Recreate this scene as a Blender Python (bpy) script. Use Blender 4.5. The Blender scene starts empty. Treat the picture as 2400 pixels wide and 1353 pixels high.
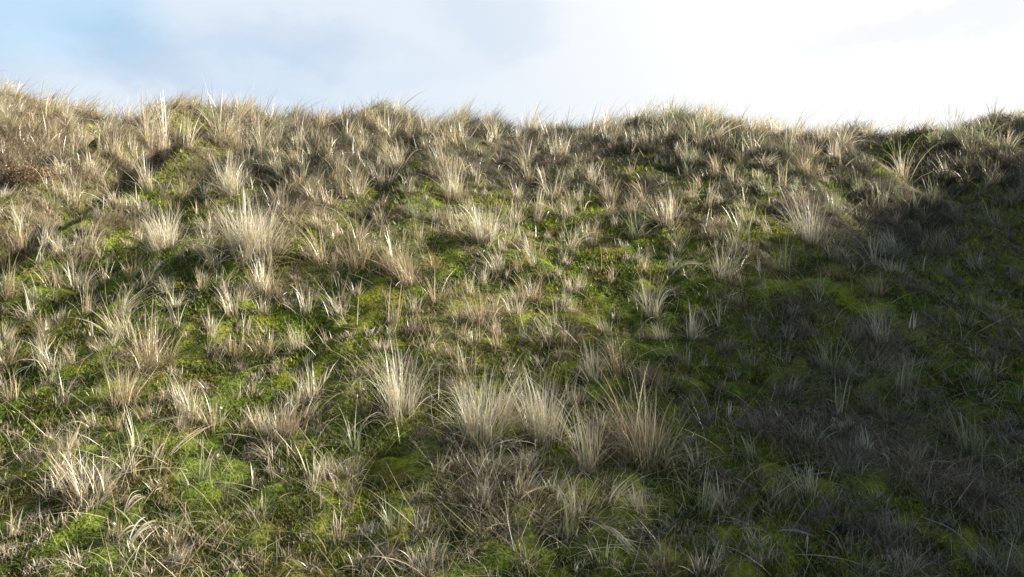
# Grassy dune slope in low winter sun.
import math
import numpy as np
try:
    import bpy
    from mathutils import Vector
except ImportError:
    bpy = None

R = math.radians
F = 1714.0                      # focal length in pixels of the 2400 px wide photograph
CAM_Z = 1.6
SUN_AZ, SUN_EL = 74.0, 28.0     # degrees to the right of the view, and above the horizon

# ------------------------------------------------------------------ camera, sky, sun, exposure
if bpy:
    sc = bpy.context.scene
    cd = bpy.data.cameras.new("camera")
    cam = bpy.data.objects.new("camera", cd)
    sc.collection.objects.link(cam)
    sc.camera = cam
    cam.location = (0, 0, CAM_Z)
    cam.rotation_euler = (R(90), 0, 0)
    cd.sensor_width = 36.0
    cd.lens = 36.0 * F / 2400.0
    cd.clip_start = 0.05
    cd.clip_end = 3000
    sc.view_settings.view_transform = 'Standard'
    sc.view_settings.look = 'None'
    sc.view_settings.gamma = 1.0
    sc.view_settings.exposure = 1.44
    sc.cycles.max_bounces = 7
    sc.cycles.diffuse_bounces = 4
    sc.cycles.transmission_bounces = 5
    sc.cycles.transparent_max_bounces = 4

    w = bpy.data.worlds.new("World")
    sc.world = w
    w.use_nodes = True
    nt = w.node_tree
    nt.nodes.clear()
    N = nt.nodes.new
    L = nt.links.new

    def val(x):
        n = N('ShaderNodeValue'); n.outputs[0].default_value = x; return n.outputs[0]

    def ma(op, a, b=0.0, c=0.0, clamp=False):
        n = N('ShaderNodeMath'); n.operation = op; n.use_clamp = clamp
        for i, v in enumerate((a, b, c)):
            if isinstance(v, (int, float)):
                n.inputs[i].default_value = v
            else:
                L(v, n.inputs[i])
        return n.outputs[0]

    def mixc(fac, a, b):
        n = N('ShaderNodeMix'); n.data_type = 'RGBA'; n.clamp_factor = True
        for sock, v in ((n.inputs[0], fac), (n.inputs[6], a), (n.inputs[7], b)):
            if isinstance(v, (int, float)):
                sock.default_value = v
            elif isinstance(v, tuple):
                sock.default_value = (*v, 1)
            else:
                L(v, sock)
        return n.outputs[2]

    def smooth(x, lo, hi):
        n = N('ShaderNodeMapRange'); n.interpolation_type = 'SMOOTHSTEP'
        L(x, n.inputs[0]); n.inputs[1].default_value = lo; n.inputs[2].default_value = hi
        return n.outputs[0]

    sky = N('ShaderNodeTexSky')
    sky.sky_type = 'NISHITA'
    sky.sun_disc = False
    sky.sun_elevation = R(SUN_EL)
    sky.sun_rotation = R(SUN_AZ)
    sky.altitude = 0
    sky.air_density = 1.0
    sky.dust_density = 0.6
    SKY_STRENGTH = 0.05

    tc = N('ShaderNodeTexCoord')
    vn = N('ShaderNodeVectorMath'); vn.operation = 'NORMALIZE'; L(tc.outputs['Generated'], vn.inputs[0])
    # noise used to fray the clouds
    def noise(scale, detail=5, rough=.55, offs=(0, 0, 0)):
        m = N('ShaderNodeMapping'); L(vn.outputs[0], m.inputs[0])
        m.inputs['Location'].default_value = offs
        m.inputs['Scale'].default_value = (1, 1, 1.7)
        n = N('ShaderNodeTexNoise'); L(m.outputs[0], n.inputs['Vector'])
        n.inputs['Scale'].default_value = scale; n.inputs['Detail'].default_value = detail
        n.inputs['Roughness'].default_value = rough
        return n.outputs[0]
    n1 = noise(4.5, 6, .6); n2 = noise(7.5, 6, .6, (3, 1, 2)); n3 = noise(1.5, 3, .5, (7, 7, 1))
    sx = N('ShaderNodeSeparateXYZ'); L(vn.outputs[0], sx.inputs[0])
    X, Y, Z = sx.outputs[0], sx.outputs[1], sx.outputs[2]
    az = ma('ARCTAN2', X, Y)                      # bearing from due ahead
    el = ma('ARCSINE', Z)
    wx = ma('MULTIPLY', ma('SUBTRACT', n1, .5), .24)
    wy = ma('MULTIPLY', ma('SUBTRACT', n2, .5), .14)
    A = ma('ADD', az, wx); E = ma('ADD', el, wy)

    def blob(px, py, rx, ry, soft=.9, hard=.25):
        a0 = math.atan((px - 1200) / F); e0 = math.atan((676 - py) / F * math.cos(a0))
        dx = ma('DIVIDE', ma('SUBTRACT', A, a0), rx / F)
        dy = ma('DIVIDE', ma('SUBTRACT', E, e0), ry / F)
        d = ma('SQRT', ma('ADD', ma('MULTIPLY', dx, dx), ma('MULTIPLY', dy, dy)))
        return ma('SUBTRACT', 1.0, smooth(d, hard, 1.0 + soft * .3))
    sd = (math.sin(R(SUN_AZ)) * math.cos(R(SUN_EL)), math.cos(R(SUN_AZ)) * math.cos(R(SUN_EL)), math.sin(R(SUN_EL)))
    dp = N('ShaderNodeVectorMath'); dp.operation = 'DOT_PRODUCT'; L(vn.outputs[0], dp.inputs[0]); dp.inputs[1].default_value = sd
    toward = dp.outputs['Value']
    glow = ma('POWER', ma('MAXIMUM', toward, 0.0), 3.0)
    # thin bright cloud veil, brighter towards the sun; blue shows through gaps away from it
    veil_b = ma('ADD', 0.330, ma('MULTIPLY', ma('MINIMUM', glow, .38), .31))
    veil = N('ShaderNodeMix'); veil.data_type = 'RGBA'
    veilcol = mixc(smooth(toward, .1, .72), (0.85, .95, 1.07), (1.0, 1.0, 1.0))
    sc1 = N('ShaderNodeVectorMath'); sc1.operation = 'SCALE'; L(veilcol, sc1.inputs[0]); L(veil_b, sc1.inputs[3])
    skyc = N('ShaderNodeVectorMath'); skyc.operation = 'SCALE'; L(sky.outputs[0], skyc.inputs[0]); skyc.inputs[3].default_value = SKY_STRENGTH
    gap = blob(60, 0, 330, 130)
    gap2 = ma('MULTIPLY', smooth(n3, .52, .66), smooth(toward, .35, -.1))
    overhead = ma('MULTIPLY', smooth(E, .385, .50), .98)  # unseen sky above the view, veil taken away to cut fill light
    behind = ma('MULTIPLY', smooth(ma('ABSOLUTE', az), .80, 1.1), .97)  # likewise dimmed to the sides and behind the camera
    gapm = ma('MAXIMUM', ma('MULTIPLY', gap, .16), ma('MAXIMUM', gap2, ma('MAXIMUM', overhead, behind)))
    clear = N('ShaderNodeVectorMath'); clear.operation = 'MULTIPLY'; L(skyc.outputs[0], clear.inputs[0]); clear.inputs[1].default_value = (1, 1, 1)
    col = mixc(ma('MULTIPLY', gapm, .92), sc1.outputs[0], clear.outputs[0])
    def shade(col, mask, amt, tint):
        s = N('ShaderNodeVectorMath'); s.operation = 'MULTIPLY'; L(col, s.inputs[0]); s.inputs[1].default_value = tint
        return mixc(ma('MULTIPLY', mask, amt), col, s.outputs[0])
    col = shade(col, blob(60, 10, 330, 110, .6, .4), .85, (.78, 1.0, 1.10))
    col = shade(col, blob(330, 125, 170, 100, .8, .3), .8, (.86, .88, .91))
    col = shade(col, blob(480, 150, 330, 70, .8, .3), .6, (.82, .90, .96))
    col = shade(col, blob(680, 85, 190, 68, .7, .3), .85, (.85, .89, .94))
    col = shade(col, blob(1190, 50, 190, 80, .7, .3), .6, (.78, .85, .93))
    col = shade(col, blob(880, 140, 420, 40, .8, .3), .4, (.86, .91, .96))
    col = shade(col, blob(2200, 50, 380, 75, .8, .2), .95, (.76, .78, .83))
    col = shade(col, blob(2090, 250, 190, 70), .5, (.74, .79, .87))
    col = shade(col, blob(520, 215, 600, 26, .8, .3), .5, (.90, .94, 1.0))
    # unseen sky behind the camera and to the left, darkened to deepen the shade
    col = shade(col, smooth(n3, .35, .6), ma('MULTIPLY', smooth(toward, .3, -.4), .7), (.5, .56, .66))
    bg = N('ShaderNodeBackground'); L(col, bg.inputs[0]); bg.inputs[1].default_value = 1.0
    out = N('ShaderNodeOutputWorld'); L(bg.outputs[0], out.inputs[0])
    w.cycles.sampling_method = 'MANUAL'; w.cycles.sample_map_resolution = 512

    sl = bpy.data.lights.new("sun", 'SUN')
    sl.energy = 5.0
    sl.angle = R(4.5)           # softened by thin cloud
    sl.color = (1.0, .93, .80)
    so = bpy.data.objects.new("sun", sl)
    sc.collection.objects.link(so)
    so.rotation_euler = Vector(sd).to_track_quat('Z', 'Y').to_euler()
    so.location = (20, 12, 15)

# ------------------------------------------------------------------ noise and the shape of the land
def _hash(ix, iy, s):
    n = (ix.astype(np.int64) * 374761393 + iy.astype(np.int64) * 668265263 + s * 974634777) & 0x7fffffff
    n = (n ^ (n >> 13)) * 1274126177 & 0x7fffffff
    n = (n ^ (n >> 16)) & 0xffff
    return n / 65535.0

def vnoise(x, y, s=0):
    x = np.asarray(x, float); y = np.asarray(y, float)
    ix = np.floor(x); iy = np.floor(y)
    fx = x - ix; fy = y - iy
    fx = fx * fx * fx * (fx * (fx * 6 - 15) + 10); fy = fy * fy * fy * (fy * (fy * 6 - 15) + 10)
    a = _hash(ix, iy, s); b = _hash(ix + 1, iy, s); c = _hash(ix, iy + 1, s); d = _hash(ix + 1, iy + 1, s)
    return (a * (1 - fx) + b * fx) * (1 - fy) + (c * (1 - fx) + d * fx) * fy

def fbm(x, y, scale, s=0, octs=4, gain=.5):
    t = 0; amp = 1; tot = 0
    for k in range(octs):
        cs, sn = math.cos(.7 * k + .3), math.sin(.7 * k + .3)
        t = t + amp * vnoise((x * cs - y * sn) / scale * 2 ** k, (x * sn + y * cs) / scale * 2 ** k, s + k * 17)
        tot += amp; amp *= gain
    return t / tot

def sstep(x, a, b):
    t = np.clip((x - a) / (b - a), 0, 1); return t * t * (3 - 2 * t)

YC = 13.5
CREST = [(-900, 205), (-300, 212), (0, 222), (60, 224), (110, 256), (250, 290), (400, 308), (455, 298), (500, 268), (580, 267),
         (625, 304), (700, 284), (745, 288), (850, 270), (930, 276), (1000, 314), (1070, 290), (1120, 308), (1145, 297), (1210, 326),
         (1320, 322), (1450, 308), (1530, 292), (1620, 289), (1680, 300), (1760, 313), (1850, 336), (1960, 334), (2010, 316), (2060, 354),
         (2150, 360), (2200, 330), (2240, 308), (2300, 300), (2350, 288), (2400, 298), (2600, 290), (3000, 240), (3600, 200)]
CPX = np.array([c[0] for c in CREST], float); CPY = np.array([c[1] for c in CREST], float)

def height(x, y):
    x = np.asarray(x, float); y = np.asarray(y, float)
    px = 1200 + F * x / YC
    cz = CAM_Z + (676 - np.interp(px, CPX, CPY)) / F * YC
    h0 = 0.10
    t = (y - 2.6) / (YC - 2.6)
    tt = np.clip(t, 0, 1)
    S = tt * (0.86 + 0.30 * tt * (1 - tt) * 2) + 0.14 * sstep(tt, 0, 1)
    S = S - .05 * sstep(tt, .8, 1.0) * (1 - tt) * 5
    z = h0 + (cz - h0) * S
    # foot: flattens in front of and behind the camera
    z = np.where(t < 0, h0 * np.exp(t * .6) + 0.06 * np.minimum(t, 0) * np.exp(t * .8), z)
    # round over the crest and fall away behind it
    b = np.clip(y - YC, 0, None)
    z = z - np.minimum(.10 * b * b, 1e9) / (1 + .10 * b * .9 + .03 * b * b)
    z = np.maximum(z, np.where(b > 0, 1.0 + 0 * z, z))
    # arm of the dune that closes the slope on the right, outside the frame
    z = z + (ARM_H + .05 * sstep(y, 7.0, 9.0)) * np.exp(-((x - ARM_X - .25 * (y - 6)) / ARM_W) ** 2) * sstep(y, -4, 1.0) * (1 - sstep(y, ARM_Y1, ARM_Y2))
    # hummocks
    near = sstep(y, 2, 5) * (1 - sstep(y, 30, 60))
    top = 1 - .65 * sstep(y, 11.5, 13.2)
    z = z + (fbm(x, y, 1.9, 5, 3) - .5) * .34 * near * top - .07 * sstep(y, 11, 13.5)
    z = z + (fbm(x, y, .62, 9, 3) - .5) * .13 * top * (1 - sstep(y, 30, 60))
    return z
ARM_X, ARM_W, ARM_H, ARM_Y1, ARM_Y2 = 11.6, 3.2, 4.65, 7.6, 13.0

# the hummocks shift the skyline a little: bring it back to where it should stand
_tx = np.arange(-900, 3601, 30.0); _ty = np.interp(_tx, CPX, CPY); _cy = _ty.copy()
for _it in range(4):
    CPX, CPY = _tx, _cy
    _ys = np.linspace(10.5, 14.6, 42)
    _X = (_tx[:, None] - 1200) / F * _ys[None, :]
    _sk = 676 - ((height(_X, np.broadcast_to(_ys, _X.shape)) - CAM_Z) / _ys[None, :]).max(1) * F
    _d = np.where((_tx > -150) & (_tx < 2500), _ty - _sk, 0)
    _cy = _cy + _d * .8
CPX, CPY = _tx, _cy

def ground_at(px, py):
    """where the line of sight through a pixel of the photograph meets the ground"""
    px = np.asarray(px, float); py = np.asarray(py, float)
    ax = (px - 1200) / F; az_ = (676.5 - py) / F
    ys = np.linspace(1.6, 15.0, 620)
    best = np.full(px.shape, np.nan); done = np.zeros(px.shape, bool)
    prev = None
    gapmin = np.full(px.shape, 1e9); ymin = np.full(px.shape, YC - .3)
    for y in ys:
        d = (CAM_Z + az_ * y) - height(ax * y, np.full(px.shape, y))
        hit = (~done) & (d <= 0)
        best = np.where(hit, y, best); done |= hit
        m = (d < gapmin) & (y > 9); gapmin = np.where(m, d, gapmin); ymin = np.where(m, y, ymin)
    Yv = np.where(done, best, ymin)
    Xv = ax * Yv
    return Xv, Yv, height(Xv, Yv)

def skyline(px):
    """distance at which the land stands highest against the sky, for a column of the photograph"""
    px = np.asarray(px, float); ys = np.linspace(10.5, 14.6, 83)
    x = (px[:, None] - 1200) / F * ys[None, :]
    return ys[np.argmax((height(x, np.broadcast_to(ys, x.shape)) - CAM_Z) / ys[None, :], 1)]
# ---A_END

# a table of the lines of sight, so that scattering many points stays quick
_gx = np.arange(-480, 3600, 12.0); _gy = np.arange(240, 1500, 5.0)
_GX, _GY = np.meshgrid(_gx, _gy)
_YT = ground_at(_GX, _GY)[1]

def ground_quick(px, py):
    px = np.asarray(px, float); py = np.asarray(py, float)
    fx = np.clip((px - _gx[0]) / 12.0, 0, len(_gx) - 1.001); fy = np.clip((py - _gy[0]) / 5.0, 0, len(_gy) - 1.001)
    ix = fx.astype(int); iy = fy.astype(int); fx = fx - ix; fy = fy - iy
    Yv = (_YT[iy, ix] * (1 - fx) + _YT[iy, ix + 1] * fx) * (1 - fy) + (_YT[iy + 1, ix] * (1 - fx) + _YT[iy + 1, ix + 1] * fx) * fy
    Xv = (px - 1200) / F * Yv
    return Xv, Yv, height(Xv, Yv)

# ------------------------------------------------------------------ mesh helpers
rng = np.random.default_rng(11)

def make_mesh(name, verts, faces4, cols, mat, smooth=False, faces3=None):
    """verts (n,3), faces4 (m,4), cols (n,3) -> object, not yet tagged"""
    me = bpy.data.meshes.new(name)
    verts = np.asarray(verts, np.float32); n = len(verts)
    me.vertices.add(n); me.vertices.foreach_set('co', verts.ravel())
    parts = []; totals = []
    if faces4 is not None and len(faces4):
        parts.append(np.asarray(faces4, np.int32).ravel()); totals.append(np.full(len(faces4), 4, np.int32))
    if faces3 is not None and len(faces3):
        parts.append(np.asarray(faces3, np.int32).ravel()); totals.append(np.full(len(faces3), 3, np.int32))
    li = np.concatenate(parts); tot = np.concatenate(totals)
    start = np.concatenate([[0], np.cumsum(tot)[:-1]]).astype(np.int32)
    me.loops.add(len(li)); me.loops.foreach_set('vertex_index', li)
    me.polygons.add(len(tot)); me.polygons.foreach_set('loop_start', start)
    if smooth:
        me.polygons.foreach_set('use_smooth', np.ones(len(tot), bool))
    me.update(calc_edges=True)
    if cols is not None:
        at = me.color_attributes.new('tint', 'FLOAT_COLOR', 'POINT')
        c4 = np.ones((n, 4), np.float32); c4[:, :3] = cols
        at.data.foreach_set('color', c4.ravel())
    me.materials.append(mat)
    o = bpy.data.objects.new(name, me)
    sc.collection.objects.link(o)
    return o

def tag(o, label=None, cat=None, group=None, kind=None):
    if label: o['label'] = label
    if cat: o['category'] = cat
    if group: o['group'] = group
    if kind: o['kind'] = kind
    return o

# ------------------------------------------------------------------ materials
def new_mat(name):
    m = bpy.data.materials.new(name); m.use_nodes = True
    m.node_tree.nodes.clear(); return m, m.node_tree

def blade_mat(name, transl, gloss, rough=.4):
    m, t = new_mat(name); n = t.nodes.new; l = t.links.new
    a = n('ShaderNodeAttribute'); a.attribute_name = 'tint'
    tcd = n('ShaderNodeTexCoord'); nz = n('ShaderNodeTexNoise'); l(tcd.outputs['Object'], nz.inputs['Vector'])
    nz.inputs['Scale'].default_value = 26; nz.inputs['Detail'].default_value = 2
    mr = n('ShaderNodeMapRange'); l(nz.outputs[0], mr.inputs[0])
    mr.inputs[1].default_value = .3; mr.inputs[2].default_value = .7; mr.inputs[3].default_value = .82; mr.inputs[4].default_value = 1.15
    s = n('ShaderNodeVectorMath'); s.operation = 'SCALE'; l(a.outputs['Color'], s.inputs[0]); l(mr.outputs[0], s.inputs[3])
    d = n('ShaderNodeBsdfDiffuse'); l(s.outputs[0], d.inputs[0])
    tr = n('ShaderNodeBsdfTranslucent'); l(s.outputs[0], tr.inputs[0])
    mx = n('ShaderNodeMixShader'); mx.inputs[0].default_value = transl; l(d.outputs[0], mx.inputs[1]); l(tr.outputs[0], mx.inputs[2])
    g = n('ShaderNodeBsdfGlossy'); g.inputs['Roughness'].default_value = rough; g.inputs[0].default_value = (1, .98, .94, 1)
    mg = n('ShaderNodeMixShader'); mg.inputs[0].default_value = gloss; l(mx.outputs[0], mg.inputs[1]); l(g.outputs[0], mg.inputs[2])
    o = n('ShaderNodeOutputMaterial'); l(mg.outputs[0], o.inputs[0])
    return m
M_BLADE = blade_mat('marram_blade', .42, .07, .38)
M_THATCH = blade_mat('dead_thatch', .25, .02, .6)
M_MOSS = blade_mat('moss', .40, .02, .5)
M_TWIG = blade_mat('twig_bark', 0.0, .03, .6)
M_LEAF = blade_mat('shrub_leaf', .25, .012, .5)

# ------------------------------------------------------------------ what covers the ground where
# moss cushions and litter patches read off the photograph: px, py, rx, ry in its pixels, strength
PATCHES = [(230, 500, 70, 18, 1.2), (90, 330, 40, 22, .5), (430, 600, 60, 40, .6), (600, 640, 60, 40, .5), (330, 640, 120, 50, .5), (140, 640, 120, 25, .7),
           (1080, 640, 90, 22, 1.0), (1390, 585, 75, 28, 1.2), (1270, 570, 60, 22, 1.0), (1480, 610, 90, 30, .8), (1380, 720, 130, 60, 1.0),
           (1360, 520, 60, 40, .8), (920, 470, 50, 18, .7), (950, 400, 60, 12, .5), (1390, 440, 60, 14, .8), (2080, 365, 60, 20, 1.1), (1590, 310, 45, 12, .9), (1810, 370, 40, 16, .6),
           (640, 880, 150, 60, 1.0), (880, 850, 120, 50, .9), (1000, 980, 120, 40, .6), (1230, 840, 130, 40, .6), (1720, 700, 100, 35, 1.0), (2000, 690, 90, 26, .6),
           (2190, 870, 130, 40, .9), (1950, 790, 60, 30, .5), (170, 810, 130, 70, .6), (80, 1110, 140, 80, .9), (400, 1220, 260, 120, .5), (1600, 1160, 120, 50, .7),
           (2350, 370, 50, 14, .6), (1170, 1310, 180, 40, .8), (1800, 1250, 200, 60, .5), (2250, 1220, 200, 80, .5), (620, 1100, 200, 60, .4),
           (1960, 405, 40, 8, .6), (1700, 430, 60, 14, .4), (450, 700, 60, 30, .5), (720, 540, 60, 25, .3),
           (1740, 920, 60, 40, .5), (1500, 690, 60, 24, .5), (1180, 700, 50, 16, .5),
           (70, 400, 130, 60, -1.2), (700, 490, 140, 60, -.7), (330, 420, 200, 60, -.5), (1130, 360, 160, 60, -.5), (900, 660, 60, 20, -.9), (1010, 760, 90, 30, -.6),
           (1180, 770, 70, 26, -.6), (1660, 520, 140, 50, -.7), (1850, 470, 110, 30, -.4), (2180, 470, 120, 30, -.3), (1850, 730, 110, 26, -.9), (2060, 840, 80, 50, -1.1),
           (1160, 1130, 130, 60, -1.2), (600, 1300, 110, 30, -.6), (1000, 930, 70, 26, -.8), (510, 1190, 40, 20, -.5), (700, 690, 50, 20, -.8),
           (1850, 1010, 180, 80, -.8), (2000, 1080, 140, 60, -1.0), (2280, 1170, 120, 110, -1.2), (2050, 1260, 120, 60, -.8), (1750, 1330, 140, 50, -.7), (2150, 760, 200, 60, -.6),
           (1400, 1290, 100, 50, -.8), (1230, 1240, 140, 30, -.7), (540, 870, 50, 20, -.4), (260, 920, 120, 40, -.2), (90, 560, 100, 50, -.7), (1650, 1000, 80, 60, -.5)]
_P = np.array(PATCHES, float)
PXg, PYg, PZg = ground_at(_P[:, 0], _P[:, 1])
_, PYa, _ = ground_at(_P[:, 0], _P[:, 1] - _P[:, 3])
_, PYb, _ = ground_at(_P[:, 0], _P[:, 1] + _P[:, 3])
PRX = _P[:, 2] * PYg / F; PRY = np.maximum((PYa - PYb) / 2, .12)

def moss_field(x, y):
    f = .92 - .62 * sstep(y + .25 * (x < -1.5), 5.4, 9.8) + (fbm(x, y, .9, 31, 5, .62) - .5) * 1.9 + .22 * (1 - sstep(y, 4.2, 6.0))
    wx = x + (fbm(x, y, .5, 41, 3) - .5) * .5; wy = y + (fbm(x, y, .5, 47, 3) - .5) * .5
    f = f - .26 * sstep(x / np.maximum(y, 1), .26, .5) + .10 * sstep(-x, -.5, 1.5) * (1 - sstep(y, 7, 9))
    for k in range(len(_P)):
        d2 = ((wx - PXg[k]) / PRX[k]) ** 2 + ((wy - PYg[k]) / PRY[k]) ** 2
        f = f + _P[k, 4] * .75 * np.exp(-d2 * .8)
    return np.clip(f, 0, 1)

def moss_tint(x, y, r=None):
    """moss colour: yellow-green cushions, deeper green hollows and rusty bits"""
    a = fbm(x, y, .30, 61, 4, .65); b = fbm(x, y, .16, 67, 3); c = fbm(x, y, 1.6, 71, 2)
    yel = np.array([.30, .33, .030]); grn = np.array([.15, .205, .024]); dk = np.array([.042, .060, .012]); rust = np.array([.20, .15, .035])
    t = sstep(a * .6 + c * .4, .30, .68)[..., None]
    col = grn * (1 - t) + yel * t
    b2 = fbm(x, y, .07, 73, 2)
    u = sstep(b * .6 + b2 * .4, .42, .66)[..., None]
    col = col * (1 - u * .8) + dk * u * .8
    v = (sstep(fbm(x, y, .22, 83, 4, .6), .56, .74) * .6)[..., None]
    return col * (1 - v) + rust * v

def soil_tint(x, y):
    a = fbm(x, y, .35, 91, 4)[..., None]; b = sstep(fbm(x, y, 1.0, 97, 3), .4, .65)[..., None]
    return (np.array([.10, .080, .055]) * (1 - b) + np.array([.155, .125, .080]) * b) * (.55 + .9 * a)

# ------------------------------------------------------------------ the ground: one sheet to the horizon
def axis(fine0, fine1, step, far, ratio=1.12):
    mid = list(np.arange(fine0, fine1 + 1e-6, step))
    s = step; v = mid[-1]; hi = []
    while v < far: s *= ratio; v += s; hi.append(v)
    s = step; v = mid[0]; lo = []
    while v > -far: s *= ratio; v -= s; lo.append(v)
    return np.array(lo[::-1] + mid + hi)

def build_ground():
    xs = axis(-9.5, 11.5, .035, 900); ys = axis(2.3, 14.6, .035, 900)
    Xg, Yg = np.meshgrid(xs, ys)
    Zg = height(Xg, Yg)
    m = moss_field(Xg, Yg)
    # moss cushions swell a little, litter sits rough
    near = sstep(Yg, 1.5, 2.5) * (1 - sstep(Yg, 13.5, 16)) * (1 - sstep(np.abs(Xg), 9, 11))
    Zg = Zg + near * (m * .028 * sstep(fbm(Xg, Yg, .20, 101, 2), .25, .75) + (fbm(Xg, Yg, .13, 103, 3) - .5) * .075)
    cols = soil_tint(Xg, Yg) * (1 - m[..., None]) + moss_tint(Xg, Yg) * .8 * m[..., None]
    ny, nx = Xg.shape
    idx = np.arange(nx * ny).reshape(ny, nx)
    f = np.stack([idx[:-1, :-1], idx[:-1, 1:], idx[1:, 1:], idx[1:, :-1]], -1).reshape(-1, 4)
    mt, t = new_mat('dune_ground'); n = t.nodes.new; l = t.links.new
    a = n('ShaderNodeAttribute'); a.attribute_name = 'tint'
    tcd = n('ShaderNodeTexCoord')
    nz = n('ShaderNodeTexNoise'); l(tcd.outputs['Object'], nz.inputs['Vector']); nz.inputs['Scale'].default_value = 38; nz.inputs['Detail'].default_value = 4; nz.inputs['Roughness'].default_value = .7
    mr = n('ShaderNodeMapRange'); l(nz.outputs[0], mr.inputs[0]); mr.inputs[1].default_value = .3; mr.inputs[2].default_value = .7; mr.inputs[3].default_value = .45; mr.inputs[4].default_value = 1.5
    s = n('ShaderNodeVectorMath'); s.operation = 'SCALE'; l(a.outputs['Color'], s.inputs[0]); l(mr.outputs[0], s.inputs[3])
    bs = n('ShaderNodeBsdfPrincipled'); l(s.outputs[0], bs.inputs['Base Color']); bs.inputs['Roughness'].default_value = .95
    bs.inputs['Specular IOR Level'].default_value = .1
    n2_ = n('ShaderNodeTexNoise'); l(tcd.outputs['Object'], n2_.inputs['Vector']); n2_.inputs['Scale'].default_value = 60; n2_.inputs['Detail'].default_value = 3
    bp = n('ShaderNodeBump'); bp.inputs['Strength'].default_value = .8; bp.inputs['Distance'].default_value = .02; l(n2_.outputs[0], bp.inputs['Height']); l(bp.outputs[0], bs.inputs['Normal'])
    o = n('ShaderNodeOutputMaterial'); l(bs.outputs[0], o.inputs[0])
    g = make_mesh('ground', np.stack([Xg, Yg, Zg], -1).reshape(-1, 3), f, cols.reshape(-1, 3), mt, smooth=True)
    tag(g, 'sandy dune slope under moss and dead grass', kind='structure')

# ------------------------------------------------------------------ blades
PAL = {'w': [(.80, .72, .55), (.84, .77, .62), (.72, .63, .46), (.60, .51, .34)],
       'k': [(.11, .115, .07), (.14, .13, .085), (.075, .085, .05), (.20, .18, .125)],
       'p': [(.72, .63, .46), (.79, .71, .55), (.64, .54, .37), (.52, .44, .29)],
       't': [(.56, .46, .29), (.64, .54, .36), (.46, .36, .21), (.38, .32, .20)],
       'g': [(.38, .39, .23), (.30, .33, .17), (.46, .42, .28), (.22, .27, .12)],
       'b': [(.24, .19, .13), (.33, .27, .19), (.42, .35, .24), (.19, .15, .11)],
       'o': [(.50, .34, .12), (.58, .42, .18), (.44, .36, .18), (.40, .27, .10)]}
THATCH = [(.19, .15, .11), (.27, .22, .155), (.36, .29, .20), (.12, .10, .08)]

def palette(pal, n, r, jit=.13):
    p = np.array(pal)[r.integers(0, len(pal), n)]
    return np.clip(p * (1 + r.normal(0, jit, (n, 1))) * (1 + r.normal(0, .03, (n, 3))), .01, .85)

def ribbons(base, phi, tilt, curv, Lg, wid, col, K, r, lean=(0, 0), power=1.5, floor=True, basecol=(.22, .15, .08), basemix=.7, wob=.12):
    """blades as tapering ribbons. base (n,3), everything else (n,) -> verts, faces, colours"""
    n = len(phi); s = np.linspace(0, 1, K + 1)
    pos = base.copy(); P = [pos.copy()]
    ph = phi + r.normal(0, wob, n)
    dph = r.normal(0, wob * 1.6, n)
    for k in range(K):
        sm = (s[k] + s[k + 1]) / 2
        tl = np.minimum(tilt + curv * sm ** power, 2.9)
        a = ph + dph * sm
        pos = pos + (Lg / K)[:, None] * np.stack([np.sin(tl) * np.cos(a), np.sin(tl) * np.sin(a), np.cos(tl)], 1)
        P.append(pos.copy())
    P = np.stack(P, 1)                                    # n, K+1, 3
    lx = np.asarray(lean[0]); ly = np.asarray(lean[1])
    sp = (s ** 1.6)[None, :]
    P[:, :, 0] += (lx if lx.ndim == 0 else lx[:, None]) * sp
    P[:, :, 1] += (ly if ly.ndim == 0 else ly[:, None]) * sp
    if floor:
        g = height(P[:, :, 0], P[:, :, 1]) + .012
        g[:, 0] -= .03
        low = P[:, :, 2] < g
        P[:, :, 2] = np.where(low, g + .03 * r.random((n, 1)), P[:, :, 2])
    side = phi + math.pi / 2 + r.normal(0, .7, n)
    sd_ = np.stack([np.cos(side), np.sin(side), r.normal(0, .25, n)], 1)
    prof = np.clip((.75 + .25 * np.minimum(s * 5, 1)) * (1 - s ** 2.4), .06, 1)
    off = sd_[:, None, :] * (wid[:, None] * prof[None, :] / 2)[:, :, None]
    V = np.stack([P - off, P + off], 2).reshape(n * (K + 1) * 2, 3)
    c = np.repeat(col[:, None, :], K + 1, 1)
    bm = (basemix * np.clip(1 - s / .30, 0, 1))[None, :, None]
    c = c * (1 - bm) + np.array(basecol) * bm
    C = np.repeat(c[:, :, None, :], 2, 2).reshape(-1, 3)
    i0 = (np.arange(n) * (K + 1) * 2)[:, None] + (np.arange(K) * 2)[None, :]
    Fc = np.stack([i0, i0 + 1, i0 + 3, i0 + 2], -1).reshape(-1, 4)
    return V, Fc, C

def join(parts):
    V = []; Fs = []; C = []; k = 0
    for v, f, c in parts:
        V.append(v); Fs.append(f + k); C.append(c); k += len(v)
    return np.concatenate(V), np.concatenate(Fs), np.concatenate(C)

#        blades  arch   tiltK  topvar  widthK thatch
KIND = {'u': (.60, .70, .95, .30, 1.0, .5),
        'a': (.58, 1.7, .8, .34, 1.0, .6),
        's': (.15, .60, .9, .30, 1.35, .35),
        'd': (1.15, .80, .95, .32, .85, 1.1),
        'D': (1.9, .75, .9, .30, 1.0, .7),
        'm': (1.5, 1.25, 1.1, .40, .85, 1.5),
        'f': (.8, .9, 1.6, .40, 1.0, .6)}

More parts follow.
